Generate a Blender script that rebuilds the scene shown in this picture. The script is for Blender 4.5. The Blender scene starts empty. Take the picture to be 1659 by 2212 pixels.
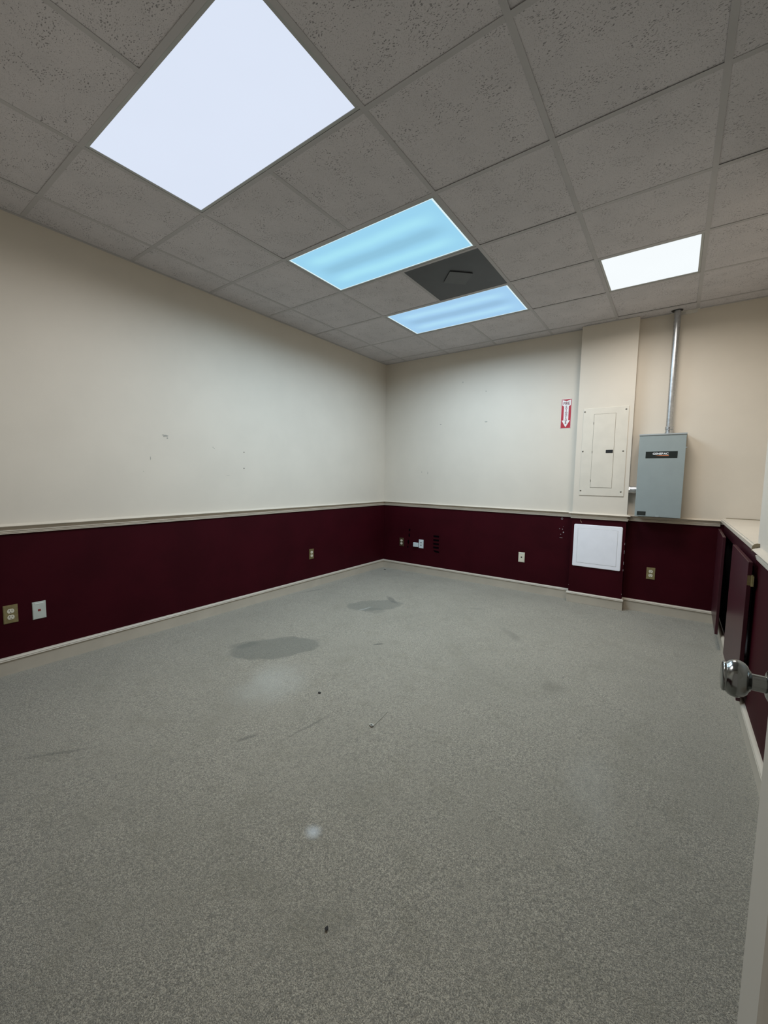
import bpy, bmesh, math, random
from mathutils import Vector, Matrix
random.seed(7)
C = bpy.context.scene.collection
PI = math.pi

# ------------------------------------------------------------------ camera
W, H = 1659, 2212
F_PX, YAW, PITCH, ROLL = 878.19, -0.6206, -0.0848, 0.0165
CAM = Vector((3.3232, -4.6479, 1.2677))
cy_, sy_, cp_, sp_ = math.cos(YAW), math.sin(YAW), math.cos(PITCH), math.sin(PITCH)
fwd = Vector((sy_*cp_, cy_*cp_, sp_)); rt = Vector((cy_, -sy_, 0)); up = rt.cross(fwd)
r2 = math.cos(ROLL)*rt + math.sin(ROLL)*up
u2 = -math.sin(ROLL)*rt + math.cos(ROLL)*up
cd = bpy.data.cameras.new('camera'); cam = bpy.data.objects.new('camera', cd); C.objects.link(cam)
cam.matrix_world = Matrix(((r2.x, u2.x, -fwd.x, CAM.x), (r2.y, u2.y, -fwd.y, CAM.y), (r2.z, u2.z, -fwd.z, CAM.z), (0, 0, 0, 1)))
cd.sensor_fit = 'VERTICAL'; cd.sensor_height = 36; cd.lens = F_PX/H*36
cd.clip_start = 0.02; cd.clip_end = 50
bpy.context.scene.camera = cam

# ------------------------------------------------------------------ world, exposure, lamp settings
wd = bpy.data.worlds.new('world'); bpy.context.scene.world = wd; wd.use_nodes = True
bg = wd.node_tree.nodes['Background']
bg.inputs[0].default_value = (1.0, 0.93, 0.84, 1); bg.inputs[1].default_value = 0.25
vs = bpy.context.scene.view_settings
vs.view_transform = 'Standard'; vs.look = 'None'; vs.exposure = 0.0; vs.gamma = 1.0; vs.use_curve_mapping = False
#        (x0, x1, y0, y1, lamp watts, lamp colour, spread deg, lens colour, lens strength, shows tubes)
LAMPS = [(0.9441, 2.1633, -3.8258, -3.2162, 17, (1.0, 0.95, 0.91), 166, (0.72, 0.79, 0.93), 1.0, False),
         (0.9441, 2.1633, -2.6066, -1.9970, 33, (0.63, 0.84, 1.0), 166, (0.34, 0.68, 0.90), 1.0, True),
         (0.9441, 2.1633, -1.3874, -0.7778, 29, (0.68, 0.85, 1.0), 166, (0.38, 0.64, 0.90), 1.0, True),
         (2.7729, 3.3825, -1.3874, -0.7778, 19, (1.0, 0.94, 0.86), 166, (0.93, 0.98, 1.0), 1.0, False)]

# ------------------------------------------------------------------ helpers
def link(name, me, mat=None, parent=None, loc=None):
    o = bpy.data.objects.new(name, me); C.objects.link(o)
    if me is not None and mat is not None:
        for m in (mat if isinstance(mat, (list, tuple)) else [mat]): me.materials.append(m)
    if parent is not None: o.parent = parent
    if loc is not None: o.location = loc
    return o
def obj(name, bm, mat=None, parent=None, loc=None, smooth=False):
    bmesh.ops.recalc_face_normals(bm, faces=bm.faces)
    me = bpy.data.meshes.new(name); bm.to_mesh(me); bm.free()
    if smooth:
        for p in me.polygons: p.use_smooth = True
        try: me.set_sharp_from_angle(angle=math.radians(smooth if smooth > 1 else 35))
        except Exception: pass
    return link(name, me, mat, parent, loc)
def thing(name, label, cat, loc=(0, 0, 0), group=None, rot=None):
    o = bpy.data.objects.new(name, None); C.objects.link(o); o.location = loc
    o.empty_display_size = 0.05
    if rot: o.rotation_euler = rot
    tag(o, label, cat, group); return o
def tag(o, label, cat, group=None):
    o['label'] = label; o['category'] = cat
    if group: o['group'] = group
    return o
def struct(o): o['kind'] = 'structure'; return o
def box(bm, x0, x1, y0, y1, z0, z1, mi=0, bevel=0, seg=2):
    vs_ = [bm.verts.new((x, y, z)) for x in (x0, x1) for y in (y0, y1) for z in (z0, z1)]
    f = [(0, 1, 3, 2), (4, 6, 7, 5), (0, 4, 5, 1), (2, 3, 7, 6), (0, 2, 6, 4), (1, 5, 7, 3)]
    fs = [bm.faces.new([vs_[i] for i in q]) for q in f]
    for q in fs: q.material_index = mi
    if bevel:
        es = list({e for q in fs for e in q.edges})
        bmesh.ops.bevel(bm, geom=es, offset=bevel, segments=seg, affect='EDGES', profile=0.5)
    return fs
def bx(*a, **k):
    bm = bmesh.new(); box(bm, *a, **k); return bm
def prism(bm, pts, h0, h1, plane='xy'):
    """outline extruded; plane xy -> height z, xz -> height y, yz -> height x"""
    def P(a, b, h):
        return {'xy': (a, b, h), 'xz': (a, h, b), 'yz': (h, a, b)}[plane]
    lo = [bm.verts.new(P(a, b, h0)) for a, b in pts]; hi = [bm.verts.new(P(a, b, h1)) for a, b in pts]
    n = len(pts); bm.faces.new(lo); bm.faces.new(hi[::-1])
    for i in range(n): bm.faces.new((lo[i], lo[(i+1) % n], hi[(i+1) % n], hi[i]))
    return bm
def lathe(bm, prof, n=32, axis='z', c=(0, 0, 0)):
    """prof: (t, r) along the axis"""
    rings = []
    c = Vector(c)
    for t, r in prof:
        ring = []
        for k in range(n):
            a = 2*PI*k/n; u, v = r*math.cos(a), r*math.sin(a)
            p = {'z': (u, v, t), 'x': (t, u, v), 'y': (u, t, v)}[axis]
            ring.append(bm.verts.new(c+Vector(p)))
        rings.append(ring)
    for a, b in zip(rings, rings[1:]):
        for k in range(n): bm.faces.new((a[k], a[(k+1) % n], b[(k+1) % n], b[k]))
    bm.faces.new(rings[0]); bm.faces.new(rings[-1][::-1])
    return bm
def sweep(bm, path, prof, closed_prof=True, d0=None, d1=None):
    """profile (d out from the wall, z) swept along a plan polyline whose room side is on the right, mitred at corners.
    d0, d1: neighbour directions past the ends, for a mitre there"""
    n = len(path); dirs = [(Vector(path[i+1])-Vector(path[i])).normalized() for i in range(n-1)]
    rows = []
    for i in range(n):
        a = dirs[i-1] if i > 0 else (Vector(d0).normalized() if d0 else dirs[0])
        b = dirs[i] if i < n-1 else (Vector(d1).normalized() if d1 else dirs[-1])
        na, nb = Vector((a.y, -a.x)), Vector((b.y, -b.x))
        m = (na+nb); m = m/(1+na.dot(nb))
        rows.append([bm.verts.new((path[i][0]+m.x*d, path[i][1]+m.y*d, z)) for d, z in prof])
    k = len(prof)
    for r, s in zip(rows, rows[1:]):
        for j in range(k): bm.faces.new((r[j], r[(j+1) % k], s[(j+1) % k], s[j]))
    bm.faces.new(rows[0]); bm.faces.new(rows[-1][::-1])
    return bm
def blob(bm, cx, cz, rx, rz, y0, y1, plane='xz', n=12, seed=0, jit=.25):
    rr = random.Random(seed)
    pts = [(cx+rx*(1+jit*(rr.random()-.5)*2)*math.cos(2*PI*k/n), cz+rz*(1+jit*(rr.random()-.5)*2)*math.sin(2*PI*k/n)) for k in range(n)]
    return prism(bm, pts, y0, y1, plane)

# ------------------------------------------------------------------ materials
class NT:
    def __init__(s, name):
        s.m = bpy.data.materials.new(name); s.m.use_nodes = True; s.t = s.m.node_tree; s.n = s.t.nodes; s.l = s.t.links
        s.b = s.n['Principled BSDF']
    def N(s, typ, **kw):
        n = s.n.new(typ)
        for k, v in kw.items():
            if k.startswith('i_'):
                key = k[2:]; key = int(key) if key.isdigit() else key.replace('_', ' ')
                n.inputs[key].default_value = v
            else: setattr(n, k, v)
        return n
    def L(s, a, b): s.l.new(a, b)
    def math(s, op, a, b=None, c=None, clamp=False):
        n = s.n.new('ShaderNodeMath'); n.operation = op; n.use_clamp = clamp
        for i, v in enumerate((a, b, c)):
            if v is None: continue
            if isinstance(v, (int, float)): n.inputs[i].default_value = v
            else: s.L(v, n.inputs[i])
        return n.outputs[0]
    def ramp(s, f, lo, hi, a=0., b=1.):
        n = s.n.new('ShaderNodeMapRange'); n.interpolation_type = 'SMOOTHSTEP'
        s.L(f, n.inputs['Value'])
        n.inputs['From Min'].default_value = lo; n.inputs['From Max'].default_value = hi
        n.inputs['To Min'].default_value = a; n.inputs['To Max'].default_value = b
        return n.outputs[0]
    def mix(s, f, a, b):
        n = s.n.new('ShaderNodeMix'); n.data_type = 'RGBA'
        if isinstance(f, (int, float)): n.inputs[0].default_value = f
        else: s.L(f, n.inputs[0])
        for i, v in ((6, a), (7, b)):
            if isinstance(v, (tuple, list)): n.inputs[i].default_value = (*v[:3], 1)
            else: s.L(v, n.inputs[i])
        return n.outputs[2]
    def noise(s, vec, scale, detail=3, rough=.55, dist=0):
        n = s.N('ShaderNodeTexNoise'); n.inputs['Scale'].default_value = scale; n.inputs['Detail'].default_value = detail
        n.inputs['Roughness'].default_value = rough; n.inputs['Distortion'].default_value = dist
        if vec is not None: s.L(vec, n.inputs['Vector'])
        return n.outputs[0]
    def bump(s, h, strength, dist=.01):
        n = s.N('ShaderNodeBump'); n.inputs['Strength'].default_value = strength; n.inputs['Distance'].default_value = dist
        s.L(h, n.inputs['Height']); s.L(n.outputs[0], s.b.inputs['Normal'])
    def pos(s):
        return s.N('ShaderNodeNewGeometry').outputs['Position']
def simple(name, col, rough=.5, metal=0., var=.06, vscale=8, bump=0, bscale=200, spec=.5, coat=0):
    t = NT(name); p = t.pos()
    n = t.noise(p, vscale, 4)
    lo = tuple(c*(1-var) for c in col); hi = tuple(min(1, c*(1+var)) for c in col)
    t.L(t.mix(t.ramp(n, .3, .7), lo, hi), t.b.inputs['Base Color'])
    t.b.inputs['Roughness'].default_value = rough; t.b.inputs['Metallic'].default_value = metal
    t.b.inputs['Specular IOR Level'].default_value = spec
    if coat: t.b.inputs['Coat Weight'].default_value = coat
    if bump: t.bump(t.noise(p, bscale, 2), bump, .002)
    return t.m
M_CREAM = simple('cream_wall_paint', (.66, .60, .515), .55, var=.02, vscale=2.5, bump=.10, bscale=260, spec=.3)
M_BURG = simple('burgundy_wall_paint', (.034, .0020, .0050), .6, var=.12, vscale=3, bump=.12, bscale=260, spec=.09)
M_TRIM = simple('cream_trim_gloss', (.60, .535, .445), .32, var=.03, vscale=6)
M_BASE = simple('beige_baseboard_paint', (.50, .445, .365), .42, var=.05, vscale=5)
M_DOORP = simple('cream_door_paint', (.50, .455, .39), .4, var=.02, vscale=3)
M_GRID = simple('white_grid_enamel', (.45, .435, .44), .6, var=.04, vscale=4)
M_FRAME = simple('light_housing_enamel', (.42, .43, .42), .4)
M_DARK = simple('black_plastic', (.012, .013, .014), .4)
M_BLACKSTRIP = simple('black_adhesive', (.002, .001, .002), .9, spec=.02)
M_PLENUM = simple('plenum_dark', (.03, .03, .03), .9)
M_VENT = simple('dark_grey_grille_metal', (.052, .056, .062), .5, var=.10, vscale=5)
M_VENTP = simple('grey_plaque_metal', (.064, .067, .069), .45, var=.08)
M_GREY = simple('grey_enamel_steel', (.27, .315, .32), .38, var=.02, vscale=14, bump=.04, bscale=500)
M_GREYL = simple('grey_enamel_edge', (.30, .33, .34), .38)
M_PANEL = simple('panel_cream_enamel', (.66, .61, .525), .4, var=.03, vscale=9)
M_WHITEP = simple('white_plastic_panel', (.90, .90, .95), .35, var=.015, vscale=12)
M_BRASS = simple('tarnished_brass', (.40, .34, .18), .35, metal=.85, var=.12, vscale=30)
M_BRASSD = simple('dark_worn_brass', (.17, .13, .075), .4, metal=.7, var=.3, vscale=60)
M_IVORY = simple('ivory_plastic', (.66, .62, .50), .35)
M_WPLATE = simple('pale_grey_plastic', (.52, .55, .50), .4)
M_SLOT = simple('slot_black', (.01, .01, .01), .6)
M_REDJ = simple('red_jack', (.22, .02, .02), .5)
M_SIGNR = simple('sign_red', (.42, .018, .035), .35, var=.03)
M_SIGNW = simple('sign_white', (.80, .78, .78), .35, var=.01)
M_SIGNT = simple('sign_lettering_dark_red', (.16, .02, .04), .4)
M_LET = simple('white_lettering', (.72, .75, .78), .4)
M_ORANGE = simple('orange_stripe', (.62, .20, .09), .4)
M_LABEL = simple('label_black', (.013, .018, .017), .28)
M_SCREW = simple('old_screw_steel', (.16, .15, .13), .4, metal=.8)
M_CHIP = simple('exposed_plaster', (.34, .30, .30), .8)
M_SCUFF = simple('grey_scuff', (.36, .34, .30), .7)
M_DARKMARK = simple('dark_touch_up', (.003, .001, .002), .9, spec=.02)
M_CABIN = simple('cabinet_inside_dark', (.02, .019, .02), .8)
M_GAP = simple('ledge_caulk_tan', (.26, .22, .15), .7)
M_ENDGRAIN = simple('raw_moulding_end', (.30, .245, .16), .7)
M_TAPE = simple('torn_paper_white', (.62, .60, .56), .7)

def metal_knob():
    t = NT('satin_nickel'); p = t.pos()
    t.b.inputs['Base Color'].default_value = (.235, .245, .24, 1); t.b.inputs['Metallic'].default_value = 1
    t.L(t.ramp(t.noise(p, 60, 3), .3, .7, .15, .22), t.b.inputs['Roughness']); return t.m
M_NICKEL = metal_knob()
def galv():
    t = NT('galvanised_conduit'); p = t.pos()
    n = t.noise(p, 55, 4)
    t.L(t.mix(t.ramp(n, .35, .65), (.50, .51, .52), (.60, .61, .62)), t.b.inputs['Base Color'])
    t.b.inputs['Metallic'].default_value = .92
    t.L(t.ramp(n, .3, .7, .30, .36), t.b.inputs['Roughness']); return t.m
M_GALV = galv()
def burg_gloss():
    t = NT('burgundy_door_gloss'); p = t.pos()
    t.L(t.mix(t.ramp(t.noise(p, 4, 3), .3, .7), (.040, .006, .011), (.052, .008, .015)), t.b.inputs['Base Color'])
    t.b.inputs['Roughness'].default_value = .33; t.b.inputs['Specular IOR Level'].default_value = .5
    t.bump(t.noise(p, 180, 2), .1, .001); return t.m
M_BURGD = burg_gloss()

def tile_mat():
    t = NT('fissured_ceiling_tile')
    tc = t.N('ShaderNodeTexCoord'); oi = t.N('ShaderNodeObjectInfo')
    add = t.N('ShaderNodeVectorMath', operation='ADD')
    sc = t.N('ShaderNodeVectorMath', operation='SCALE'); sc.inputs[0].default_value = (17., 31., 0); t.L(oi.outputs['Random'], sc.inputs['Scale'])
    t.L(tc.outputs['Object'], add.inputs[0]); t.L(sc.outputs[0], add.inputs[1])
    v = add.outputs[0]
    # warp so the fissures wander
    warp = t.N('ShaderNodeTexNoise'); warp.inputs['Scale'].default_value = 14; t.L(v, warp.inputs['Vector'])
    ws = t.N('ShaderNodeVectorMath', operation='MULTIPLY_ADD'); t.L(warp.outputs['Color'], ws.inputs[0]); ws.inputs[1].default_value = (.05, .05, 0); t.L(v, ws.inputs[2])
    mp = t.N('ShaderNodeMapping'); mp.inputs['Scale'].default_value = (1.0, 2.2, 1); t.L(ws.outputs[0], mp.inputs['Vector'])
    vo = t.N('ShaderNodeTexVoronoi'); vo.inputs['Scale'].default_value = 74; t.L(mp.outputs[0], vo.inputs['Vector'])
    dens = t.noise(v, 9, 3)
    size = t.ramp(dens, .32, .64, .11, .33)
    d = t.math('SUBTRACT', size, vo.outputs['Distance'])
    fiss = t.ramp(d, .0, .07)
    vo2 = t.N('ShaderNodeTexVoronoi'); vo2.inputs['Scale'].default_value = 190; t.L(v, vo2.inputs['Vector'])
    pin = t.ramp(vo2.outputs['Distance'], .14, .30, 1, 0)
    pin = t.math('MULTIPLY', pin, .5)
    holes = t.math('MAXIMUM', fiss, pin)
    base = t.mix(t.ramp(t.noise(v, 3.5, 4), .3, .7), (.585, .56, .575), (.64, .61, .625))
    grain = t.noise(v, 260, 2)
    base = t.mix(t.ramp(grain, .25, .75, 0, .25), base, (.43, .415, .42))
    t.L(t.mix(t.math('MULTIPLY', holes, .62), base, (.11, .105, .11)), t.b.inputs['Base Color'])
    t.b.inputs['Roughness'].default_value = .95; t.b.inputs['Specular IOR Level'].default_value = .1
    hh = t.math('SUBTRACT', t.math('MULTIPLY', grain, .35), holes)
    t.bump(hh, .5, .003)
    return t.m
M_TILE = tile_mat()

def carpet_mat():
    t = NT('grey_green_carpet'); p = t.pos()
    pile = t.noise(p, 330, 3, .7)
    pile2 = t.noise(p, 110, 3, .65)
    mp = t.N('ShaderNodeMapping'); mp.inputs['Rotation'].default_value = (0, 0, .5); mp.inputs['Scale'].default_value = (1, .45, 1); t.L(p, mp.inputs['Vector'])
    streak = t.noise(mp.outputs[0], 75, 4, .7)
    col = t.mix(t.ramp(pile, .34, .66), (.126, .116, .093), (.510, .462, .362))
    col = t.mix(t.ramp(pile2, .42, .68, 0, .62), col, (.145, .138, .112))
    big = t.noise(p, 1.6, 4, .6)
    col = t.mix(t.ramp(big, .40, .70, 0, .26), col, (.20, .185, .14))
    mid = t.noise(p, 6, 4, .6)
    col = t.mix(t.ramp(mid, .48, .72, 0, .24), col, (.17, .155, .105))
    col = t.mix(t.ramp(streak, .50, .72, 0, .5), col, (.12, .115, .095))
    # warp for blotch outlines
    wn = t.N('ShaderNodeTexNoise'); wn.inputs['Scale'].default_value = 7; wn.inputs['Detail'].default_value = 5; t.L(p, wn.inputs['Vector'])
    wv = t.N('ShaderNodeVectorMath', operation='SUBTRACT'); t.L(wn.outputs['Color'], wv.inputs[0]); wv.inputs[1].default_value = (.5, .5, .5)
    def blotch(cx, cy, rx, ry, rot, soft, amt, c, wob=.18):  # patch of carpet colour: stains, spots and one painted light reflection
        nonlocal col
        ws = t.N('ShaderNodeVectorMath', operation='MULTIPLY_ADD'); t.L(wv.outputs[0], ws.inputs[0]); ws.inputs[1].default_value = (wob, wob, 0); t.L(p, ws.inputs[2])
        m = t.N('ShaderNodeMapping'); m.vector_type = 'TEXTURE'
        m.inputs['Location'].default_value = (cx, cy, 0); m.inputs['Rotation'].default_value = (0, 0, rot); m.inputs['Scale'].default_value = (rx, ry, 1)
        t.L(ws.outputs[0], m.inputs['Vector'])
        ml = t.N('ShaderNodeVectorMath', operation='MULTIPLY'); t.L(m.outputs[0], ml.inputs[0]); ml.inputs[1].default_value = (1, 1, 0)
        ln = t.N('ShaderNodeVectorMath', operation='LENGTH'); t.L(ml.outputs[0], ln.inputs[0])
        col = t.mix(t.ramp(ln.outputs['Value'], 1-soft, 1+soft*.3, amt, 0), col, c)
    D = (.10, .105, .085); D2 = (.075, .075, .062)
    blotch(.99, -2.74, .33, .19, math.radians(55), .12, .55, D, .13)          # big spill by the left wall
    blotch(.76, -2.84, .11, .06, math.radians(60), .4, .40, D, .10)
    blotch(.96, -1.47, .30, .17, math.radians(50), .14, .50, D, .13)          # second spill near the corner
    blotch(1.05, -1.60, .12, .10, 0, .4, .35, D, .08)
    blotch(.99, -1.22, .14, .035, math.radians(-35), .5, .55, D2, .06)        # darker crease along its far rim
    blotch(.95, -1.62, .10, .012, math.radians(80), .5, .5, (.40, .41, .38), .04)  # pale streak in it
    blotch(2.30, -1.39, .17, .045, math.radians(-45), .7, .35, (.12, .115, .09), .05)
    blotch(2.79, -2.08, .07, .10, 0, .9, .40, (.12, .11, .08), .08)
    blotch(1.81, -.94, .07, .03, .4, .8, .35, D, .04)
    blotch(1.556, -2.223, .045, .014, .9, .6, .8, D2, .03)
    blotch(1.71, -3.50, .06, .012, 1.2, .7, .6, D2, .02)
    blotch(1.88, -3.26, .16, .010, 1.45, .8, .45, D2, .04)
    blotch(1.12, -4.08, .16, .014, .95, .8, .45, D2, .03)
    blotch(.11, -1.50, .17, .02, 1.3, .7, .45, D2, .05)
    blotch(2.344, -3.686, .034, .030, 0, .95, .60, (.66, .70, .72), .03)      # white bleach spot
    blotch(1.38, -3.08, .22, .28, .5, .95, .42, (.47, .47, .42), .25)          # bluish light reflection, painted into the carpet colour as a paler patch
    blotch(3.12, -2.85, .12, .32, .2, .9, .16, (.42, .42, .38), .2)
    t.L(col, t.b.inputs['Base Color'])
    t.b.inputs['Roughness'].default_value = .95; t.b.inputs['Specular IOR Level'].default_value = .08
    t.b.inputs['Sheen Weight'].default_value = .25; t.b.inputs['Sheen Roughness'].default_value = .6
    hsum = t.math('ADD', t.math('MULTIPLY', pile, .6), t.math('ADD', t.math('MULTIPLY', pile2, .8), t.math('MULTIPLY', streak, .5)))
    t.bump(hsum, .9, .006)
    return t.m
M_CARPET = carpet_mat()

def lens_mat(name, col, strength, tubes):
    """acrylic lens over lit tubes: gives off light"""
    t = NT(name); t.n.remove(t.b)
    em = t.N('ShaderNodeEmission'); out = t.n['Material Output']
    tc = t.N('ShaderNodeTexCoord'); sp = t.N('ShaderNodeSeparateXYZ'); t.L(tc.outputs['Object'], sp.inputs[0])
    if tubes:
        # object space: lens centred on 0, tubes run along x at y = -.14 and +.14, dim line between them
        a = t.math('ABSOLUTE', sp.outputs['Y'])
        n = t.noise(tc.outputs['Object'], 3, 2)
        a2 = t.math('ADD', a, t.math('MULTIPLY', t.math('SUBTRACT', n, .5), .05))
        mid = t.ramp(a2, .015, .085, 1, 0)
        tube = t.math('MULTIPLY', t.ramp(a2, .06, .14), t.ramp(a2, .14, .23, 1, 0))
        endx = t.ramp(t.math('ABSOLUTE', sp.outputs['X']), .38, .58, 1, 0)
        c1 = t.mix(t.math('MULTIPLY', tube, t.math('MULTIPLY', endx, .55)), col, tuple(min(1, c*1.28+.03) for c in col))
        c2 = t.mix(t.math('MULTIPLY', mid, t.math('MULTIPLY', endx, .5)), c1, tuple(c*.68 for c in col))
        # prism ribs
        vo = t.N('ShaderNodeTexVoronoi'); vo.inputs['Scale'].default_value = 150; vo.inputs['Randomness'].default_value = 0; t.L(tc.outputs['Object'], vo.inputs['Vector'])
        c3 = t.mix(t.ramp(vo.outputs['Distance'], .2, .6, 0, .12), c2, tuple(c*.7 for c in col))
        # bright rim where the lens rests on the door frame
        ex = t.ramp(t.math('ABSOLUTE', sp.outputs['X']), .568, .574); ey = t.ramp(a, .267, .273)
        c4 = t.mix(t.math('MULTIPLY', t.math('MAXIMUM', ex, ey), .8), c3, (.85, 1, 1))
        t.L(c4, em.inputs['Color'])
    else:
        n = t.noise(tc.outputs['Object'], 2.2, 2)
        t.L(t.mix(t.ramp(n, .3, .7, 0, .10), col, tuple(c*.9 for c in col)), em.inputs['Color'])
    em.inputs['Strength'].default_value = strength
    t.L(em.outputs[0], out.inputs['Surface'])
    return t.m

# ------------------------------------------------------------------ room shell
HC = 2.80; ZR0 = .882; ZR1 = .945           # ceiling, bottom and top of the chair rail
XC0, XC1, DC = 2.468, 2.955, .09            # panel column on the back wall
XR, XN = 3.69, 4.15                         # right wall, back of the ledge recess
YN = -1.80                                  # where the recess begins
YF = -4.60                                  # front (doorway) wall
SPLIT = .90

fl = bmesh.new()
nx, ny = 88, 108
rr = random.Random(3)
from mathutils import noise as mn
g = [[fl.verts.new((-.12+4.4*i/nx, -5.3+5.42*j/ny, 0)) for j in range(ny+1)] for i in range(nx+1)]
for i in range(nx+1):
    for j in range(ny+1):
        v = g[i][j]; x, y = v.co.x, v.co.y
        edge = min(1, max(0, min(x, 3.66-x, -y))/.35) if (0 < x < 3.66 and y < 0) else 0
        v.co.z = .004*edge*(mn.noise(Vector((x*1.7, y*1.7, 0)))+.5*mn.noise(Vector((x*4, y*4, 3)))) - .002*edge
for i in range(nx):
    for j in range(ny): fl.faces.new((g[i][j], g[i+1][j], g[i+1][j+1], g[i][j+1]))
box(fl, -.12, 4.28, -5.3, .12, -.1, -.02)
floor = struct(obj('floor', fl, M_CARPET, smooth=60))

def wall_poly(name, runs, mats=(M_CREAM, M_BURG)):
    """runs: list of plan polylines drawn as upright faces split burgundy below cream"""
    bm = bmesh.new()
    for pts, z0, z1, split in runs:
        for (a, b) in zip(pts, pts[1:]):
            zs = [z0, z1] if not split or split <= z0 or split >= z1 else [z0, split, z1]
            for k in range(len(zs)-1):
                f = bm.faces.new([bm.verts.new((a[0], a[1], zs[k])), bm.verts.new((b[0], b[1], zs[k])), bm.verts.new((b[0], b[1], zs[k+1])), bm.verts.new((a[0], a[1], zs[k+1]))])
                f.material_index = 1 if (split and zs[k+1] <= split) else 0
    return bm
def slab_wall(name, inner, outer, z1=2.95):
    """closed wall volume between inner plan line and outer plan line, burgundy dado on the lower half"""
    bm = bmesh.new(); pts = inner+outer[::-1]
    for z0, zz, mi in ((-.08, SPLIT, 1), (SPLIT, z1, 0)):
        n0 = len(bm.faces); prism(bm, pts, z0, zz)
        bm.faces.ensure_lookup_table()
        for f in bm.faces[n0:]: f.material_index = mi
    me = struct(obj(name, bm, [M_CREAM, M_BURG])); return me
wall_left = slab_wall('wall_left', [(0, -4.72), (0, 0)], [(-.12, -4.72), (-.12, 0)])
wall_back = slab_wall('wall_back', [(-.12, 0), (XC0, 0), (XC0, -DC), (XC1, -DC), (XC1, 0), (XN+.12, 0)], [(-.12, .12), (XN+.12, .12)], 2.799)
bm = bmesh.new(); prism(bm, [(-.12, 0), (XN+.12, 0), (XN+.12, .12), (-.12, .12)], 2.80, 2.95)
obj('wall_head', bm, M_CREAM, wall_back)
wall_right = slab_wall('wall_right', [(XR, YN), (XR, -4.72)], [(XN+.12, YN), (XN+.12, -4.72)], 2.799)
bm = bmesh.new(); box(bm, XN, XN+.12, YN, 0, -.08, 2.95); box(bm, XN, XN+.12, -4.72, YN, 2.80, 2.95)
obj('recess_back', bm, M_CREAM, wall_right)
# front wall with the doorway the camera stands in
bm = bmesh.new()
DX0, DX1, DH = 2.62, 3.492, 2.05
for (a, b, z0, z1) in ((-.12, DX0, -.08, 2.95), (DX1, XR, -.08, 2.799), (DX0, DX1, DH, 2.95), (DX1, XN+.12, 2.80, 2.95)):
    for q0, q1, mi in ((z0, min(z1, SPLIT), 1), (max(z0, SPLIT), z1, 0)):
        if q1 > q0+1e-4: box(bm, a, b, -4.72, YF, q0, q1, mi)
wall_front = struct(obj('wall_front', bm, [M_CREAM, M_BURG]))

# ceiling: plenum slab, grid and tiles
bm = bmesh.new(); box(bm, -.12, XN+.12, -4.72, .12, 2.95, 3.0)
ceiling = struct(obj('ceiling', bm, M_PLENUM))
G = .6096; GX = .3345; GY = -.7778
xs = [0.0]+[GX+i*G for i in range(7)]+[XN]
ys = [0.0]+[GY+G-j*G for j in range(8)]+[YF]     # first cross line at -.168
TB = .012
skip = set()
def cell_of(x0, x1, y0, y1):
    for a in range(len(xs)-1):
        for b in range(len(ys)-1):
            cx, cy = (xs[a]+xs[a+1])/2, (ys[b]+ys[b+1])/2
            if x0 < cx < x1 and y0 < cy < y1: skip.add((a, b))
for l in LAMPS: cell_of(*l[:4])
VENT = (GX+2*G, GX+3*G, GY-2*G, GY-G)
cell_of(*VENT)
tile_cache = {}
for a in range(len(xs)-1):
    for b in range(len(ys)-1):
        if (a, b) in skip: continue
        if a >= 7 and ys[b+1] < YN-.3: continue
        w, d = round(xs[a+1]-xs[a]-.008, 4), round(ys[b]-ys[b+1]-.008, 4)
        if w < .05 or d < .05: continue
        key = (w, d)
        if key not in tile_cache:
            tm = bx(-w/2, w/2, -d/2, d/2, 0, .014, bevel=.0015, seg=1)
            o = obj('ceiling_tile', tm, M_TILE, ceiling); tile_cache[key] = o.data
        else:
            o = link('ceiling_tile', tile_cache[key], None, ceiling)
        o.location = ((xs[a]+xs[a+1])/2, (ys[b]+ys[b+1])/2, HC+.0009+random.random()*.0005)
        if w > .3 and d > .3:
            ax = random.choice((0, 1, 1))*.006*random.random()
            o.rotation_euler = (ax, 0, 0); o.location.z += math.sin(ax)*d/2
# main runners (along y) and cross tees (along x)
def tee(bm, x0, x1, y0, y1):
    box(bm, x0, x1, y0, y1, HC, HC+.0008)
mains = [x for x in xs[1:-1]]
for x in mains:
    ye = YF if x < XR else YN
    cuts = sorted([(l[2]+TB, l[3]-TB) for l in LAMPS if l[0]+.05 < x < l[1]-.05])
    spans = []; y0 = ye
    for a, b in cuts: spans.append((y0, a)); y0 = b
    spans.append((y0, 0))
    for a, b in spans:
        bm = bmesh.new(); tee(bm, x-TB, x+TB, a, b); box(bm, x-.001, x+.001, a+.02, b-.02, HC+.0008, HC+.03)
        obj('main_runner', bm, M_GRID, ceiling)
tee_mesh = {}
for b, y in enumerate(ys[1:-1]):
    for a in range(len(xs)-1):
        xa, xb = xs[a], xs[a+1]
        if a >= 7 and y < YN: continue
        xa_ = xa+(TB if a > 0 else 0); xb_ = xb-(TB if a < len(xs)-2 else 0)
        inside = any(l[0] < (xa+xb)/2 < l[1] and l[2]+.05 < y < l[3]-.05 for l in LAMPS)
        if inside or xb_-xa_ < .03: continue
        L = round(xb_-xa_, 4)
        if L not in tee_mesh:
            bm = bmesh.new(); tee(bm, -L/2, L/2, -TB, TB); box(bm, -L/2, L/2, -.001, .001, HC+.0008-HC*0, HC+.03)
            for v in bm.verts: v.co.z -= HC
            o = obj('cross_tee', bm, M_GRID, ceiling); tee_mesh[L] = o.data
        else: o = link('cross_tee', tee_mesh[L], None, ceiling)
        o.location = ((xa_+xb_)/2, y, HC-.0003)
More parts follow.
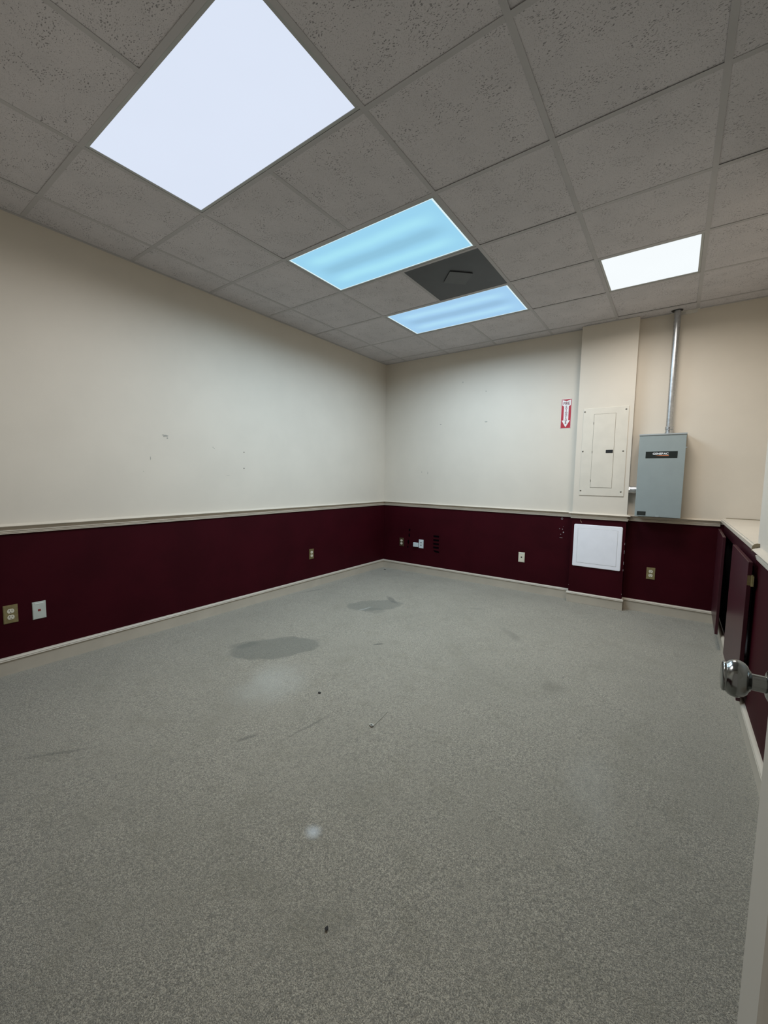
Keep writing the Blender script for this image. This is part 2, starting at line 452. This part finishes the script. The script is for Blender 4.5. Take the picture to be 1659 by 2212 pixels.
# wall angles
wa = [(0, 2.7995), (.022, 2.7995), (.022, 2.8005), (.001, 2.8005), (.001, 2.824), (0, 2.824)]
wa2 = [(0, 2.798), (.022, 2.798), (.022, 2.8005), (0, 2.8005)]
def angle(path, name='wall_angle', **k):
    bm = bmesh.new(); sweep(bm, path, wa2, **k); return obj(name, bm, M_GRID, ceiling)
angle([(0, YF), (0, 0)], d1=(1, 0))
angle([(0, 0), (XC0, 0)], d0=(0, 1))
angle([(XC1, 0), (3.19, 0)])
angle([(3.40, 0), (XN, 0)])
angle([(XR, YN), (XR, YF)])
# the thin filler strip over the column
bm = bmesh.new(); box(bm, XC0+.02, XC1-.1, -DC-.012, -DC, 2.7965, 2.7995); obj('wall_angle', bm, M_GRID, ceiling)
# notch where the conduit goes up: rough hole with a flap of torn white paper
bm = bmesh.new()
prism(bm, [(3.19, -.016), (3.215, -.024), (3.262, -.025), (3.30, -.024), (3.345, -.022), (3.40, -.022), (3.40, 0), (3.372, -.001), (3.35, -.012), (3.325, -.006), (3.30, -.012), (3.285, -.002), (3.27, 0), (3.19, 0)], 2.7975, 2.7995)
obj('torn_flap', bm, M_TAPE, ceiling)
bm = bmesh.new()
prism(bm, [(3.262, -.004), (3.30, -.014), (3.345, -.006), (3.385, -.004), (3.36, -.0015), (3.30, -.0015)], 2.772, 2.7975)
obj('torn_flap', bm, M_TAPE, ceiling)
bm = bmesh.new(); blob(bm, 3.236, -.060, .046, .040, 2.7972, 2.7990, 'xy', 14, 4, .12); obj('conduit_hole', bm, M_DARK, ceiling)

# ------------------------------------------------------------------ trims
RAIL = [(0, ZR0), (.010, ZR0), (.0125, ZR0+.003), (.0105, ZR0+.006), (.014, ZR0+.008), (.0155, ZR0+.012), (.012, ZR0+.015), (.016, ZR0+.017),
        (.0185, ZR0+.021), (.014, ZR0+.0245), (.006, ZR0+.0265), (.0045, ZR0+.033), (.007, ZR0+.040), (.014, ZR0+.0445), (.024, ZR0+.0465), (.031, ZR0+.0475), (.0325, ZR0+.0505),
        (.028, ZR0+.0545), (.020, ZR0+.058), (.010, ZR0+.0605), (.006, ZR0+.063), (0, ZR0+.063)]
def rail(name, path, **k):
    bm = bmesh.new(); sweep(bm, path, RAIL, **k); return struct(obj(name, bm, M_TRIM, smooth=30))
rail('trim_1', [(0, YF), (0, 0)], d1=(1, 0))
rail('trim_2', [(0, 0), (XC0, 0), (XC0, -DC), (XC1, -DC), (XC1, 0), (3.664, 0)], d0=(0, 1))
r3 = rail('trim_3', [(XR, -1.893), (XR, YF+.005)])
BASE = [(0, 0), (.012, 0), (.012, .084), (.0125, .0865), (.0175, .089), (.0185, .093), (.016, .0965), (.0175, .0985), (.017, .103), (.012, .109), (.006, .112), (0, .112)]
def base(name, path, **k):
    bm = bmesh.new(); sweep(bm, path, BASE, **k); return struct(obj(name, bm, M_BASE, smooth=30))
base('baseboard_left', [(0, YF), (0, 0)], d1=(1, 0))
base('baseboard_back', [(0, 0), (XC0, 0), (XC0, -DC), (XC1, -DC), (XC1, 0), (XR, 0)], d0=(0, 1), d1=(0, -1))
base('baseboard_right', [(XR, 0), (XR, YF)], d0=(1, 0))

# ------------------------------------------------------------------ ceiling lights
LLAB = ['large white ceiling light panel nearest the camera, glaring flat white',
        'pale blue ceiling light panel in the middle, just before the dark grey vent',
        'pale blue ceiling light panel behind the dark grey vent, nearest the back corner',
        'small square bright white ceiling light over the grey wall box']
for i, (x0, x1, y0, y1, watts, lc, spread, col, st, tubes) in enumerate(LAMPS):
    cx, cy = (x0+x1)/2, (y0+y1)/2; hw, hd = (x1-x0)/2-TB, (y1-y0)/2-TB
    t = thing('ceiling_light', LLAB[i], 'light', (cx, cy, HC))
    bm = bmesh.new(); fw = .015
    for a in ((-hw, hw, -hd, -hd+fw), (-hw, hw, hd-fw, hd), (-hw, -hw+fw, -hd+fw, hd-fw), (hw-fw, hw, -hd+fw, hd-fw)):
        box(bm, *a, .0012, .010, bevel=.001, seg=1)
    obj('door_frame', bm, M_FRAME, t)
    obj('housing', bx(-hw+.002, hw-.002, -hd+.002, hd-.002, .012, .10), M_FRAME, t)
    bm = bmesh.new(); box(bm, -hw+fw, hw-fw, -hd+fw, hd-fw, .004, .007)
    obj('lens', bm, lens_mat('lit_lens_%d' % i, col, st, tubes), t)
    ld = bpy.data.lights.new('lamp', 'AREA'); ld.shape = 'RECTANGLE'; ld.size = 2*(hw-fw)-.01; ld.size_y = 2*(hd-fw)-.01
    ld.energy = watts; ld.color = lc; ld.spread = math.radians(spread)
    lo = bpy.data.objects.new('lamp', ld); C.objects.link(lo); lo.parent = t; lo.location = (0, 0, .0025)

# ------------------------------------------------------------------ dark vent
cx, cy = (VENT[0]+VENT[1])/2, (VENT[2]+VENT[3])/2
t = thing('ceiling_vent', 'dark grey square ceiling vent with a small raised diamond plaque, between two blue-white lights', 'vent', (cx, cy, HC))
hw = G/2-TB
bm = bmesh.new(); box(bm, -hw-.006, hw+.006, -hw-.006, hw+.006, .001, .004, bevel=.001, seg=1)
obj('grille_plate', bm, M_VENT, t)
bm = bmesh.new(); s = .088
pl = [(-s, -s), (s, -s), (s, s), (-s, s)]; a = math.radians(43)
pl = [(x*math.cos(a)-y*math.sin(a), x*math.sin(a)+y*math.cos(a)) for x, y in pl]
prism(bm, pl, -.006, -.003); obj('plaque', bm, M_VENTP, t, (0.01, 0, 0))
bm = bmesh.new(); lathe(bm, [(-.003, .02), (.001, .03)], 16); obj('plaque_stem', bm, M_VENT, t, (0.01, 0, 0))

# ------------------------------------------------------------------ text helper
def text_mesh(name, s, size, mat, parent, loc, sx=1., rot=(PI/2, 0, 0), ext=.0003, bold=0., align='CENTER'):
    cu = bpy.data.curves.new(name, 'FONT'); cu.body = s; cu.size = size; cu.align_x = align; cu.align_y = 'CENTER'; cu.extrude = ext; cu.offset = bold
    tmp = bpy.data.objects.new(name+'_tmp', cu); C.objects.link(tmp)
    dg = bpy.context.evaluated_depsgraph_get(); me = bpy.data.meshes.new_from_object(tmp.evaluated_get(dg))
    bpy.data.objects.remove(tmp); bpy.data.curves.remove(cu)
    me.name = name
    o = link(name, me, mat, parent, loc); o.rotation_euler = rot; o.scale = (sx, 1, 1); return o

# ------------------------------------------------------------------ fire extinguisher sign (back wall, left of the column)
t = thing('fire_sign', 'red and white FIRE EXTINGUISHER arrow sign on the back wall beside the column', 'sign', (2.3365, 0, 1.968))
w, h = .0505, .1515
obj('sign_plate', bx(-w, w, -.0022, -.0004, -h, h, bevel=.0006, seg=1), M_SIGNR, t)
bm = bmesh.new()
aw = .0235
prism(bm, [(-.041, .143), (0, .128), (.041, .143), (.041, .086), (aw, .076), (aw, -.070), (.040, -.070), (0, -.142), (-.040, -.070), (-aw, -.070), (-aw, .076), (-.041, .086)], -.0030, -.0023, 'xz')
obj('arrow', bm, M_SIGNW, t)
bm = bmesh.new()
for a in ((-w, w, -h, -h+.0025), (-w, w, h-.0025, h), (-w, -w+.0025, -h, h), (w-.0025, w, -h, h)): box(bm, a[0], a[1], -.0028, -.0021, a[2], a[3])
obj('sign_border', bm, M_SIGNW, t)
text_mesh('fire_lettering', 'FIRE', .040, M_SIGNT, t, (0, -.0032, .1045), sx=.86, bold=.0010)
for k, ch in enumerate('EXTINGUISHER'):
    o = text_mesh('letter', ch, .0195, M_SIGNT, t, (0, -.0032, .073-k*.0158), sx=1.55 if ch != 'I' else 2.2, bold=.0005)

# ------------------------------------------------------------------ breaker panel on the column
YC = -DC
t = thing('breaker_panel', 'cream painted breaker panel cover with a narrow hinged door, on the column', 'electrical panel', (0, YC, 0))
bm = bmesh.new(); box(bm, 2.521, 2.917, -.006, -.0003, 1.120, 1.988, bevel=.0025)
obj('cover_plate', bm, M_PANEL, t)
bm = bmesh.new()
for a in ((2.6185, 2.8115, 1.924, 1.9275), (2.6185, 2.8115, 1.1985, 1.202), (2.6185, 2.6215, 1.1985, 1.9275), (2.8085, 2.8115, 1.1985, 1.9275)): box(bm, a[0], a[1], -.0062, -.0058, a[2], a[3])
obj('door_gap_shadow_line', bm, simple('panel_gap_shadow_line', (.30, .27, .22), .8), t)
dr = obj('panel_door', bx(2.6215, 2.8085, -.0082, -.0050, 1.202, 1.924, bevel=.0012, seg=1), M_PANEL, t)
lt = obj('latch', bx(2.741, 2.803, -.0098, -.008, 1.542, 1.574, bevel=.002), M_DARK, dr)
for z in (1.84, 1.555, 1.27):
    bm = bmesh.new(); lathe(bm, [(z-.011, .0028), (z+.011, .0028)], 8, 'z', (2.620, -.0072, 0)); obj('hinge', bm, M_SCREW, t)
for x, z in ((2.534, 1.957), (2.893, 1.957), (2.534, 1.564), (2.889, 1.560), (2.533, 1.168), (2.891, 1.166)):
    bm = bmesh.new(); lathe(bm, [(-.0058, .0075), (-.0085, .0068), (-.0098, .004)], 14, 'y', (x, 0, z)); obj('screw', bm, M_SCREW, t)

# ------------------------------------------------------------------ white access panel lower on the column
t = thing('access_panel', 'square white plastic access panel on the burgundy part of the column', 'panel', (2.712, YC, .605))
bm = bmesh.new(); hx, hz = .218, .218
def rrect(hx, hz, r, n=4):
    pts = []
    for cx_, cz_, a0 in ((hx-r, hz-r, 0), (-hx+r, hz-r, 90), (-hx+r, -hz+r, 180), (hx-r, -hz+r, 270)):
        for k in range(n+1):
            a = math.radians(a0+90*k/n); pts.append((cx_+r*math.cos(a), cz_+r*math.sin(a)))
    return pts
prism(bm, rrect(hx, hz, .012), -.010, -.0003, 'xz')
es = [e for e in bm.edges if all(abs(v.co.y+.010) < 1e-6 for v in e.verts)]
bmesh.ops.bevel(bm, geom=es, offset=.004, segments=3, affect='EDGES')
obj('panel_frame', bm, M_WHITEP, t, smooth=40)
bm = bmesh.new()
for a in ((-.180, .180, .1765, .1785), (-.180, .180, -.1785, -.1765), (-.1805, -.1785, -.1785, .1785), (.1785, .1805, -.1785, .1785)): box(bm, a[0], a[1], -.0104, -.0100, a[2], a[3])
obj('hatch_gap', bm, simple('hatch_gap_grey', (.42, .42, .42), .6), t)
obj('hatch', bx(-.1785, .1785, -.0112, -.0098, -.1765, .1765, bevel=.0006, seg=1), M_WHITEP, t)

# ------------------------------------------------------------------ grey transfer switch box
t = thing('electrical_box', 'tall grey steel electrical box with a black name label, right of the column', 'electrical box', (0, 0, 0))
bm = bmesh.new(); box(bm, 3.030, 3.368, -.160, -.0003, .9475, 1.690, bevel=.002)
obj('back_box', bm, M_GREYL, t)
bm = bmesh.new(); box(bm, 3.023, 3.374, -.172, -.150, .9465, 1.694, bevel=.0025)
cv = obj('front_cover', bm, M_GREY, t)
bm = bmesh.new(); prism(bm, [(-.0003, 1.690), (-.0003, 1.704), (-.176, 1.7035), (-.178, 1.692), (-.150, 1.690)], 3.019, 3.378, 'yz')
obj('rain_cap', bm, M_GREYL, t)
bm = bmesh.new(); lathe(bm, [(3.37, .0055), (3.382, .0055)], 12, 'x', (0, -.166, 1.575)); obj('knockout_stub', bm, M_GREYL, t)
obj('hasp', bx(3.185, 3.215, -.180, -.171, .9475, .957, bevel=.001, seg=1), M_GREYL, t)
yl = -.1735
lb = obj('name_label', bx(3.0785, 3.3180, yl, -.1719, 1.4835, 1.5435, bevel=.0004, seg=1), M_LABEL, t)
text_mesh('label_lettering', 'GENERAC', .0245, M_LET, lb, (3.192, yl-.0004, 1.5225), sx=1.08, bold=.0009)
bm = bmesh.new(); prism(bm, [(3.151, 1.5055), (3.253, 1.5030), (3.255, 1.5080), (3.190, 1.5085)], yl-.0006, yl, 'xz'); obj('label_stripe', bm, M_ORANGE, lb)
sl = obj('warning_label', bx(3.0415, 3.110, yl, -.1719, .9555, .9925, bevel=.0004, seg=1), M_LABEL, t)
bm = bmesh.new()
for k in range(4): box(bm, 3.048+(.004 if k % 2 else 0), 3.104-(.006 if k == 2 else 0), yl-.0005, yl, .9625+k*.007, .9640+k*.007)
o = obj('fine_print', bm, simple('fine_print_grey', (.055, .065, .06), .5), sl); 

# conduit up to the ceiling and stub into the column
t = thing('conduit', 'galvanised steel conduit running from the grey box up to the ceiling', 'pipe', (3.240, -.058, 1.705))
bm = bmesh.new(); lathe(bm, [(.045, .0265), (1.115, .0265)], 28); obj('pipe', bm, M_GALV, t, smooth=40)
bm = bmesh.new(); lathe(bm, [(0, .030), (.006, .034), (.014, .034), (.016, .029), (.040, .029), (.044, .033), (.066, .033), (.070, .030), (.070, .0266)], 28); obj('connector', bm, M_GALV, t, smooth=30)
bm = bmesh.new(); lathe(bm, [(-.046, .0055), (-.032, .0055)], 8, 'y', (0, 0, .056)); obj('set_screw', bm, M_SCREW, t)
bm = bmesh.new(); lathe(bm, [(-.046, .0055), (-.032, .0055)], 8, 'y', (0, 0, .028)); obj('set_screw', bm, M_SCREW, t)
t = thing('conduit_stub', 'short thick conduit stub between the column side and the grey box', 'pipe', (XC1, -.048, 1.187))
bm = bmesh.new(); lathe(bm, [(.0005, .036), (.0745, .036)], 28, 'x'); obj('pipe', bm, M_GALV, t, smooth=40)
bm = bmesh.new(); lathe(bm, [(.0005, .0405), (.010, .0405)], 8, 'x'); obj('lock_nut', bm, M_GALV, t)
bm = bmesh.new(); lathe(bm, [(.062, .0405), (.0747, .0405)], 8, 'x'); obj('lock_nut', bm, M_GALV, t)

# ------------------------------------------------------------------ outlets and wall plates; built facing -y, origin on the wall plane
def plate_bm(w=.035, h=.057, d=.0055):
    bm = bmesh.new(); box(bm, -w, w, -d, -.0003, -h, h)
    es = [e for e in bm.edges if all(v.co.y < -d+1e-6 for v in e.verts)]
    bmesh.ops.bevel(bm, geom=es, offset=.0028, segments=2, affect='EDGES'); return bm
def rot_for(wall): return (0, 0, {'back': 0, 'left': PI/2, 'right': -PI/2}[wall])
def duplex(label, loc, wall, mat, group=None):
    t = thing('wall_outlet', label, 'outlet', loc, group, rot_for(wall))
    obj('cover_plate', plate_bm(), mat, t)
    for s in (-1, 1):
        bm = bmesh.new(); pts = []
        for k in range(20):
            a = 2*PI*k/20; pts.append((.0172*math.cos(a), max(-.0135, min(.0135, .0172*math.sin(a)))+s*.0195))
        prism(bm, pts, -.0072, -.005, 'xz'); r = obj('receptacle', bm, M_IVORY, t)
        bm = bmesh.new(); zc = s*.0195
        box(bm, -.0078, -.0050, -.0075, -.0070, zc-.0005, zc+.0085); box(bm, .0050, .0078, -.0075, -.0070, zc+.0005, zc+.0080)
        blob(bm, 0, zc-.0075, .0028, .0026, -.0075, -.0070, n=8, jit=0)
        obj('slots', bm, M_SLOT, r)
    bm = bmesh.new(); lathe(bm, [(-.0050, .0032), (-.0064, .0028)], 10, 'y'); obj('screw', bm, M_SCREW, t)
    return t
def data_plate(label, loc, wall, mat, jack, group=None, n=1, window=True):
    t = thing('wall_plate', label, 'wall plate', loc, group, rot_for(wall))
    obj('cover_plate', plate_bm(), mat, t)
    if window:
        obj('label_window', bx(-.022, .022, -.0066, -.005, .041, .049, bevel=.0008, seg=1), simple('clear_label_window', (.66, .70, .66), .15), t)
    for k in range(n):
        z = 0 if n == 1 else (.017 if k == 0 else -.017)
        obj('jack', bx(-.0075, .0075, -.0064, -.0045, z-.0068, z+.0068, bevel=.0006, seg=1), jack, t)
    return t
duplex('brass duplex outlet at the left edge of the photo, beside a grey data plate', (0, -3.987, .381), 'left', M_BRASS)
data_plate('pale grey data plate with a red jack, on the left wall beside a brass outlet', (0, -3.847, .370), 'left', M_WPLATE, M_REDJ)
duplex('small brass duplex outlet on the left wall close to the back corner', (0, -1.407, .387), 'left', M_BRASS)
duplex('dark worn brass outlet with ivory sockets on the back wall nearest the corner', (.309, 0, .390), 'back', M_BRASSD)
data_plate('white plate with two dark jacks on the back wall, small white box at its side', (.618, 0, .395), 'back', simple('cool_white_plastic', (.60, .66, .68), .4), M_SLOT, n=2, window=False)
tag(obj('surface_box', bx(.5055, .5775, -.024, -.0004, .350, .406, bevel=.003), simple('cool_white_plastic_box', (.60, .66, .68), .4)), 'little white surface-mount box left of the white two-jack plate', 'junction box')
data_plate('ivory phone plate with one dark jack in the middle of the back wall', (1.942, 0, .387), 'back', M_IVORY, M_SLOT)
duplex('brass duplex outlet on the back wall below the grey electrical box', (3.178, 0, .387), 'back', M_BRASS)

# black adhesive strips and glue patches on the burgundy wall
SLAB = ['black adhesive strip, top of the stack of five on the burgundy back wall', 'black adhesive strip, second from the top of the stack of five',
        'black adhesive strip, middle one of the stack of five on the back wall', 'black adhesive strip, fourth from the top of the stack of five',
        'slanted black adhesive strip at the bottom of the stack of five']
for k, z in enumerate((.518, .467, .4185, .3705, .322)):
    bm = bmesh.new()
    if k < 4: prism(bm, [(.800, z-.012), (.880, z-.013), (.881, z+.010), (.799, z+.012)], -.0016, -.0002, 'xz')
    else: prism(bm, [(.803, z+.014), (.886, z+.002), (.888, z-.018), (.835, z-.014), (.812, z-.004)], -.0016, -.0002, 'xz')
    tag(obj('adhesive_strip', bm, M_BLACKSTRIP), SLAB[k], 'strip', 'black strips on the back wall')
GLAB = ['topmost of four dark glue patches between the two corner wall plates', 'second dark glue patch from the top, between the two corner wall plates',
        'tall third dark glue patch, level with the white surface box', 'lowest and smallest of the four dark glue patches on the back wall']
for k, (x, z, rx, rz) in enumerate(((.432, .565, .014, .017), (.427, .494, .012, .026), (.416, .404, .013, .029), (.410, .333, .010, .014))):
    bm = bmesh.new(); blob(bm, x, z, rx, rz, -.0010, -.0002, n=14, seed=k+11, jit=.15)
    tag(obj('glue_patch', bm, M_DARKMARK), GLAB[k], 'mark', 'dark glue patches on the back wall')
# small damage to the walls: parts of the wall
for x, z, r in ((2.334, .748, .0035), (2.362, .746, .0042), (2.373, .712, .0065), (2.346, .689, .0035), (2.368, .775, .002)):
    bm = bmesh.new(); blob(bm, x, z, r, r*1.2, -.0009, -.0001, n=8, seed=int(x*1000), jit=.3); obj('paint_chip', bm, M_CHIP, wall_back)
obj('paint_chip', bx(2.337, 2.366, -.0009, -.0001, .650, .6535), M_CHIP, wall_back)
bm = bmesh.new()
for k in range(14):
    a0, a1 = 2*PI*k/14, 2*PI*(k+.8)/14
    p = [(2.352+.0105*math.cos(a0), .859+.0105*math.sin(a0)), (2.352+.0105*math.cos(a1), .859+.0105*math.sin(a1)), (2.352+.007*math.cos(a1), .859+.007*math.sin(a1)), (2.352+.007*math.cos(a0), .859+.007*math.sin(a0))]
    prism(bm, p, -.002, -.0001, 'xz')
obj('anchor_ring', bm, M_CHIP, wall_back)
for x, z, h_ in ((2.9545, .66, .02), (2.9545, .58, .035), (2.9545, .47, .03), (2.9545, .40, .018), (2.9545, .16, .008)):
    obj('paint_chip', bx(x-.0018, x+.0008, -DC-.0008, -DC+.004, z-h_/2, z+h_/2), M_CHIP, wall_back)
obj('paint_chip', bx(2.4675, 2.4705, -DC-.0008, -DC+.002, .172, .177), M_CHIP, wall_back)
bm = bmesh.new(); prism(bm, [(2.546, .869), (2.551, .870), (2.553, .850), (2.549, .849)], -DC-.0008, -DC-.0001, 'xz'); obj('scratch', bm, simple('brown_scratch', (.20, .12, .08), .8), wall_back)
bm = bmesh.new(); prism(bm, [(2.555, .852), (2.560, .853), (2.563, .838), (2.559, .837)], -DC-.0008, -DC-.0001, 'xz'); obj('scratch', bm, simple('brown_scratch_low', (.20, .12, .08), .8), wall_back)
for x, z, rx, rz in ((1.146, 2.432, .004, .011), (1.444, 2.295, .008, .005), (.859, 1.946, .012, .006), (1.458, 1.941, .018, .0055), (.690, 1.333, .0035, .016), (.60, 1.345, .003, .010)):
    bm = bmesh.new(); blob(bm, x, z, rx, rz, -.0008, -.0001, n=9, seed=int(z*99), jit=.45); obj('scuff_mark', bm, M_SCUFF, wall_back)
for y, z, ry, rz in ((-3.005, 1.567, .022, .007), (-3.02, 1.574, .010, .003), (-2.99, 1.552, .005, .006), (-3.123, 1.386, .003, .014), (-2.596, 1.507, .004, .004), (-2.585, 1.498, .005, .002), (-2.45, 1.262, .022, .0012), (-3.177, 1.285, .003, .003)):
    bm = bmesh.new(); blob(bm, y, z, ry, rz, .0001, .0008, 'yz', 9, int(abs(z)*77), .45); obj('scuff_mark', bm, M_SCUFF, wall_left)
for y, z in ((-2.281, 1.482), (-2.283, 1.331)):
    bm = bmesh.new(); blob(bm, y, z, .0042, .0055, .0001, .0010, 'yz', 9, 2, .1); obj('nail_hole', bm, M_SLOT, wall_left)

# ------------------------------------------------------------------ built-in cabinet under the ledge
t = thing('base_cabinet', 'burgundy built-in low cabinet with two ajar doors along the right wall', 'cabinet', (0, 0, 0))
bm = bmesh.new()
X0 = XR; X1 = XR+.02
for a in ((-YN, YN, .825, .918),): box(bm, X0, X1, YN, -.001, .825, .918)             # top rail
box(bm, X0, X1, YN, -.001, .001, .135)
box(bm, X0, X1, -.04, -.001, .135, .825); box(bm, X0, X1, -1.14, -1.03, .135, .825); box(bm, X0, X1, YN+.0, YN+.035, .135, .825)
obj('face_frame', bm, M_BURGD, t)
bm = bmesh.new()
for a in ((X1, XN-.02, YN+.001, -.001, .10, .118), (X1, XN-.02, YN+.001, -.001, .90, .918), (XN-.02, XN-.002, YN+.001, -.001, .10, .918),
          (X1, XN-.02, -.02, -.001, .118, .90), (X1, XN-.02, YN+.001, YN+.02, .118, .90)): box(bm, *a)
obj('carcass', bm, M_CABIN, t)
def cab_door(p0, p1, z0, z1, hinge_at, label=None):
    a = Vector(p0); b = Vector(p1); d = (b-a); L = d.length; ang = math.atan2(d.y, d.x)
    bm = bmesh.new(); box(bm, 0, L, 0, .018, z0, z1, bevel=.0015)
    o = obj('cabinet_door', bm, M_BURGD, t, (a.x, a.y, 0)); o.rotation_euler = (0, 0, ang)
    if label: o['label'] = label
    for z in (z1-.095, z0+.075):
        bm = bmesh.new(); s = L if hinge_at else 0; sg = 1 if hinge_at else -1
        x = s
        lathe(bm, [(z-.03, .005), (z+.03, .005)], 12, 'z', (x+sg*.004, .020, 0))
        box(bm, min(x-sg*.002, x+sg*.001), max(x-sg*.002, x+sg*.001), .001, .020, z-.026, z+.026)
        box(bm, min(x+sg*.004, x+sg*.032), max(x+sg*.004, x+sg*.032), .0215, .0235, z-.026, z+.026)
        obj('hinge', bm, M_BRASS, o)
    return o
# doors drawn far -> near, local +y points into the wall
def cd_pts(xa, ya, xb, yb): return (xa, ya), (xb, yb)
cab_door((3.650, -.032), (3.632, -.735), .122, .866, 0, 'narrow-looking ajar door by the back wall')
cab_door((3.652, -1.145), (3.651, -1.880), .122, .866, 1, 'ajar door with brass hinges nearest the entry door')

# ledge board on top
bm = bmesh.new()
prism(bm, [(3.664, -1.86), (3.689, -1.86), (3.689, YN+.001), (XN-.001, YN+.001), (XN-.001, -.001), (3.664, -.001)], .919, .957)
es = [e for e in bm.edges if abs(e.verts[0].co.x-3.664) < 1e-5 and abs(e.verts[1].co.x-3.664) < 1e-5 and abs(e.verts[0].co.z-e.verts[1].co.z) < 1e-5]
bmesh.ops.bevel(bm, geom=es, offset=.008, segments=3, affect='EDGES')
led = tag(obj('ledge_board', bm, M_TRIM, smooth=40), 'cream painted ledge board on top of the burgundy cabinet by the right wall', 'ledge')
bm = bmesh.new(); prism(bm, [(3.6895, .9625), (3.678, .9625), (3.668, .958), (3.6615, .949), (3.6595, .936), (3.6600, .922), (3.6665, .922), (3.6685, .934), (3.674, .943), (3.6895, .948)], -1.870, -1.8605, 'xz'); obj('nosing_end', bm, M_ENDGRAIN, led)
obj('caulk_line', bx(3.70, 3.932, -.010, -.0015, .9565, .9625), M_GAP, led)

# ------------------------------------------------------------------ open entry door on the right, with its knob
DXF = 3.470; DY1 = -3.758; DY0 = -4.575
bm = bmesh.new()
st, th = .125, .035
z0, z1 = .012, 2.03
cols = [(DY0, DY0+st), ((DY0+DY1)/2-.05, (DY0+DY1)/2+.05), (DY1-st, DY1)]
rows = [(z0, .24), (.80, 1.0), (1.60, 1.70), (1.92, z1)]
for a, b in cols: box(bm, DXF, DXF+th, a, b, z0, z1)
for a, b in rows:
    for k in range(2): box(bm, DXF, DXF+th, cols[k][1], cols[k+1][0], a, b)
door = struct(obj('door_1', bm, M_DOORP))
PM = [(0, 0), (.004, 0), (.010, .003), (.013, .007), (.012, .010), (0, .010)]
for k in range(2):
    ya, yb = cols[k][1], cols[k+1][0]
    for (a, b) in ((.24, .80), (1.0, 1.60), (1.70, 1.92)):
        bm = bmesh.new()
        # sloped moulding ring, then a raised field
        def ring(i0, x_): return [(x_, ya+i0, a+i0), (x_, yb-i0, a+i0), (x_, yb-i0, b-i0), (x_, ya+i0, b-i0)]
        levels = [(0, DXF), (.006, DXF+.004), (.014, DXF+.010), (.024, DXF+.010), (.034, DXF+.009), (.058, DXF+.004)]
        vr = [[bm.verts.new(p) for p in ring(i, x_)] for i, x_ in levels]
        for r, s_ in zip(vr, vr[1:]):
            for j in range(4): bm.faces.new((r[j], r[(j+1) % 4], s_[(j+1) % 4], s_[j]))
        bm.faces.new(vr[-1])
        box(bm, DXF+.012, DXF+th-.001, ya, yb, a, b)
        obj('door_panel', bm, M_DOORP, door)
KZ, KY = .962, -3.822
kn = bpy.data.objects.new('door_knob', None)
bm = bmesh.new()
lathe(bm, [(-.033, .0125), (-.0345, .0165), (-.0365, .0185), (-.0380, .0225), (-.0420, .0262), (-.0470, .0282), (-.0520, .0288), (-.0565, .0280), (-.0605, .0258), (-.0630, .0232), (-.0640, .0225), (-.0655, .0232), (-.0675, .0225), (-.0690, .0195), (-.0698, .012), (-.0700, .002)], 48, 'x')
kn = obj('door_knob', bm, M_NICKEL, door, (DXF, KY, KZ), smooth=50); kn['label'] = 'round satin nickel door knob'
bm = bmesh.new(); lathe(bm, [(-.001, .0125), (-.0335, .0125)], 32, 'x'); obj('knob_neck', bm, M_NICKEL, kn, smooth=50)
bm = bmesh.new(); lathe(bm, [(-.0003, .0330), (-.004, .0328), (-.0075, .0300), (-.009, .0260), (-.013, .0240), (-.016, .0185), (-.0165, .0130)], 40, 'x'); obj('rose', bm, M_NICKEL, kn, smooth=30)
for z in (.25, 1.05, 1.82):
    bm = bmesh.new(); lathe(bm, [(z-.05, .006), (z+.05, .006)], 12, 'z', (DXF+th+.004, DY0-.004, 0)); obj('hinge', bm, M_BRASS, door)
bm = bmesh.new()
box(bm, DX0, DX0+.018, -4.73, -4.59, 0.001, DH); box(bm, DX1-.0, DX1+.018, -4.73, -4.60, .001, DH); box(bm, DX0, DX1+.018, -4.73, -4.59, DH-.018, DH)
struct(obj('trim_4', bm, M_TRIM))

# ------------------------------------------------------------------ crumbs and scraps on the carpet
def crumb(x, y, r, hgt, mat, label, seed, cat='debris', stretch=1.4):
    bm = bmesh.new(); bmesh.ops.create_icosphere(bm, subdivisions=1, radius=1)
    rr = random.Random(seed)
    for v in bm.verts: v.co = Vector((v.co.x*r*stretch*(1+.3*rr.random()), v.co.y*r*(1+.3*rr.random()), (v.co.z+.8)*hgt*.5))
    o = obj('crumb', bm, mat, None, (x, y, .0003)); o.rotation_euler = (0, 0, rr.random()*3); tag(o, label, cat); return o
M_CRUMB = simple('dark_crumb', (.012, .010, .008), .8)
crumb(2.603, -3.885, .0045, .004, M_CRUMB, 'tiny black crumb on the carpet nearest the camera', 5)
crumb(1.698, -2.996, .007, .006, M_CRUMB, 'black crumb on the carpet beside the big stain', 6)
crumb(.128, -.135, .011, .008, M_CRUMB, 'dark crumb on the carpet in the far room corner', 8)
t = thing('carpet_snag', 'pale pulled carpet thread with a dark hole in the middle of the floor', 'debris', (2.131, -3.061, 0))
bm = bmesh.new(); blob(bm, 0, .002, .013, .011, .0006, .0036, 'xy', 11, 9, .35); obj('frayed_rim', bm, simple('pale_thread', (.40, .39, .34), .9), t)
bm = bmesh.new(); blob(bm, .003, -.001, .007, .0048, .0036, .0042, 'xy', 9, 3, .35); obj('hole', bm, M_CRUMB, t)
bm = bmesh.new(); prism(bm, [(.008, .012), (.010, .011), (.006, .08), (-.004, .15), (-.0055, .15), (.004, .08)], .0008, .0024); obj('thread', bm, simple('pale_thread_long', (.34, .33, .28), .9), t)
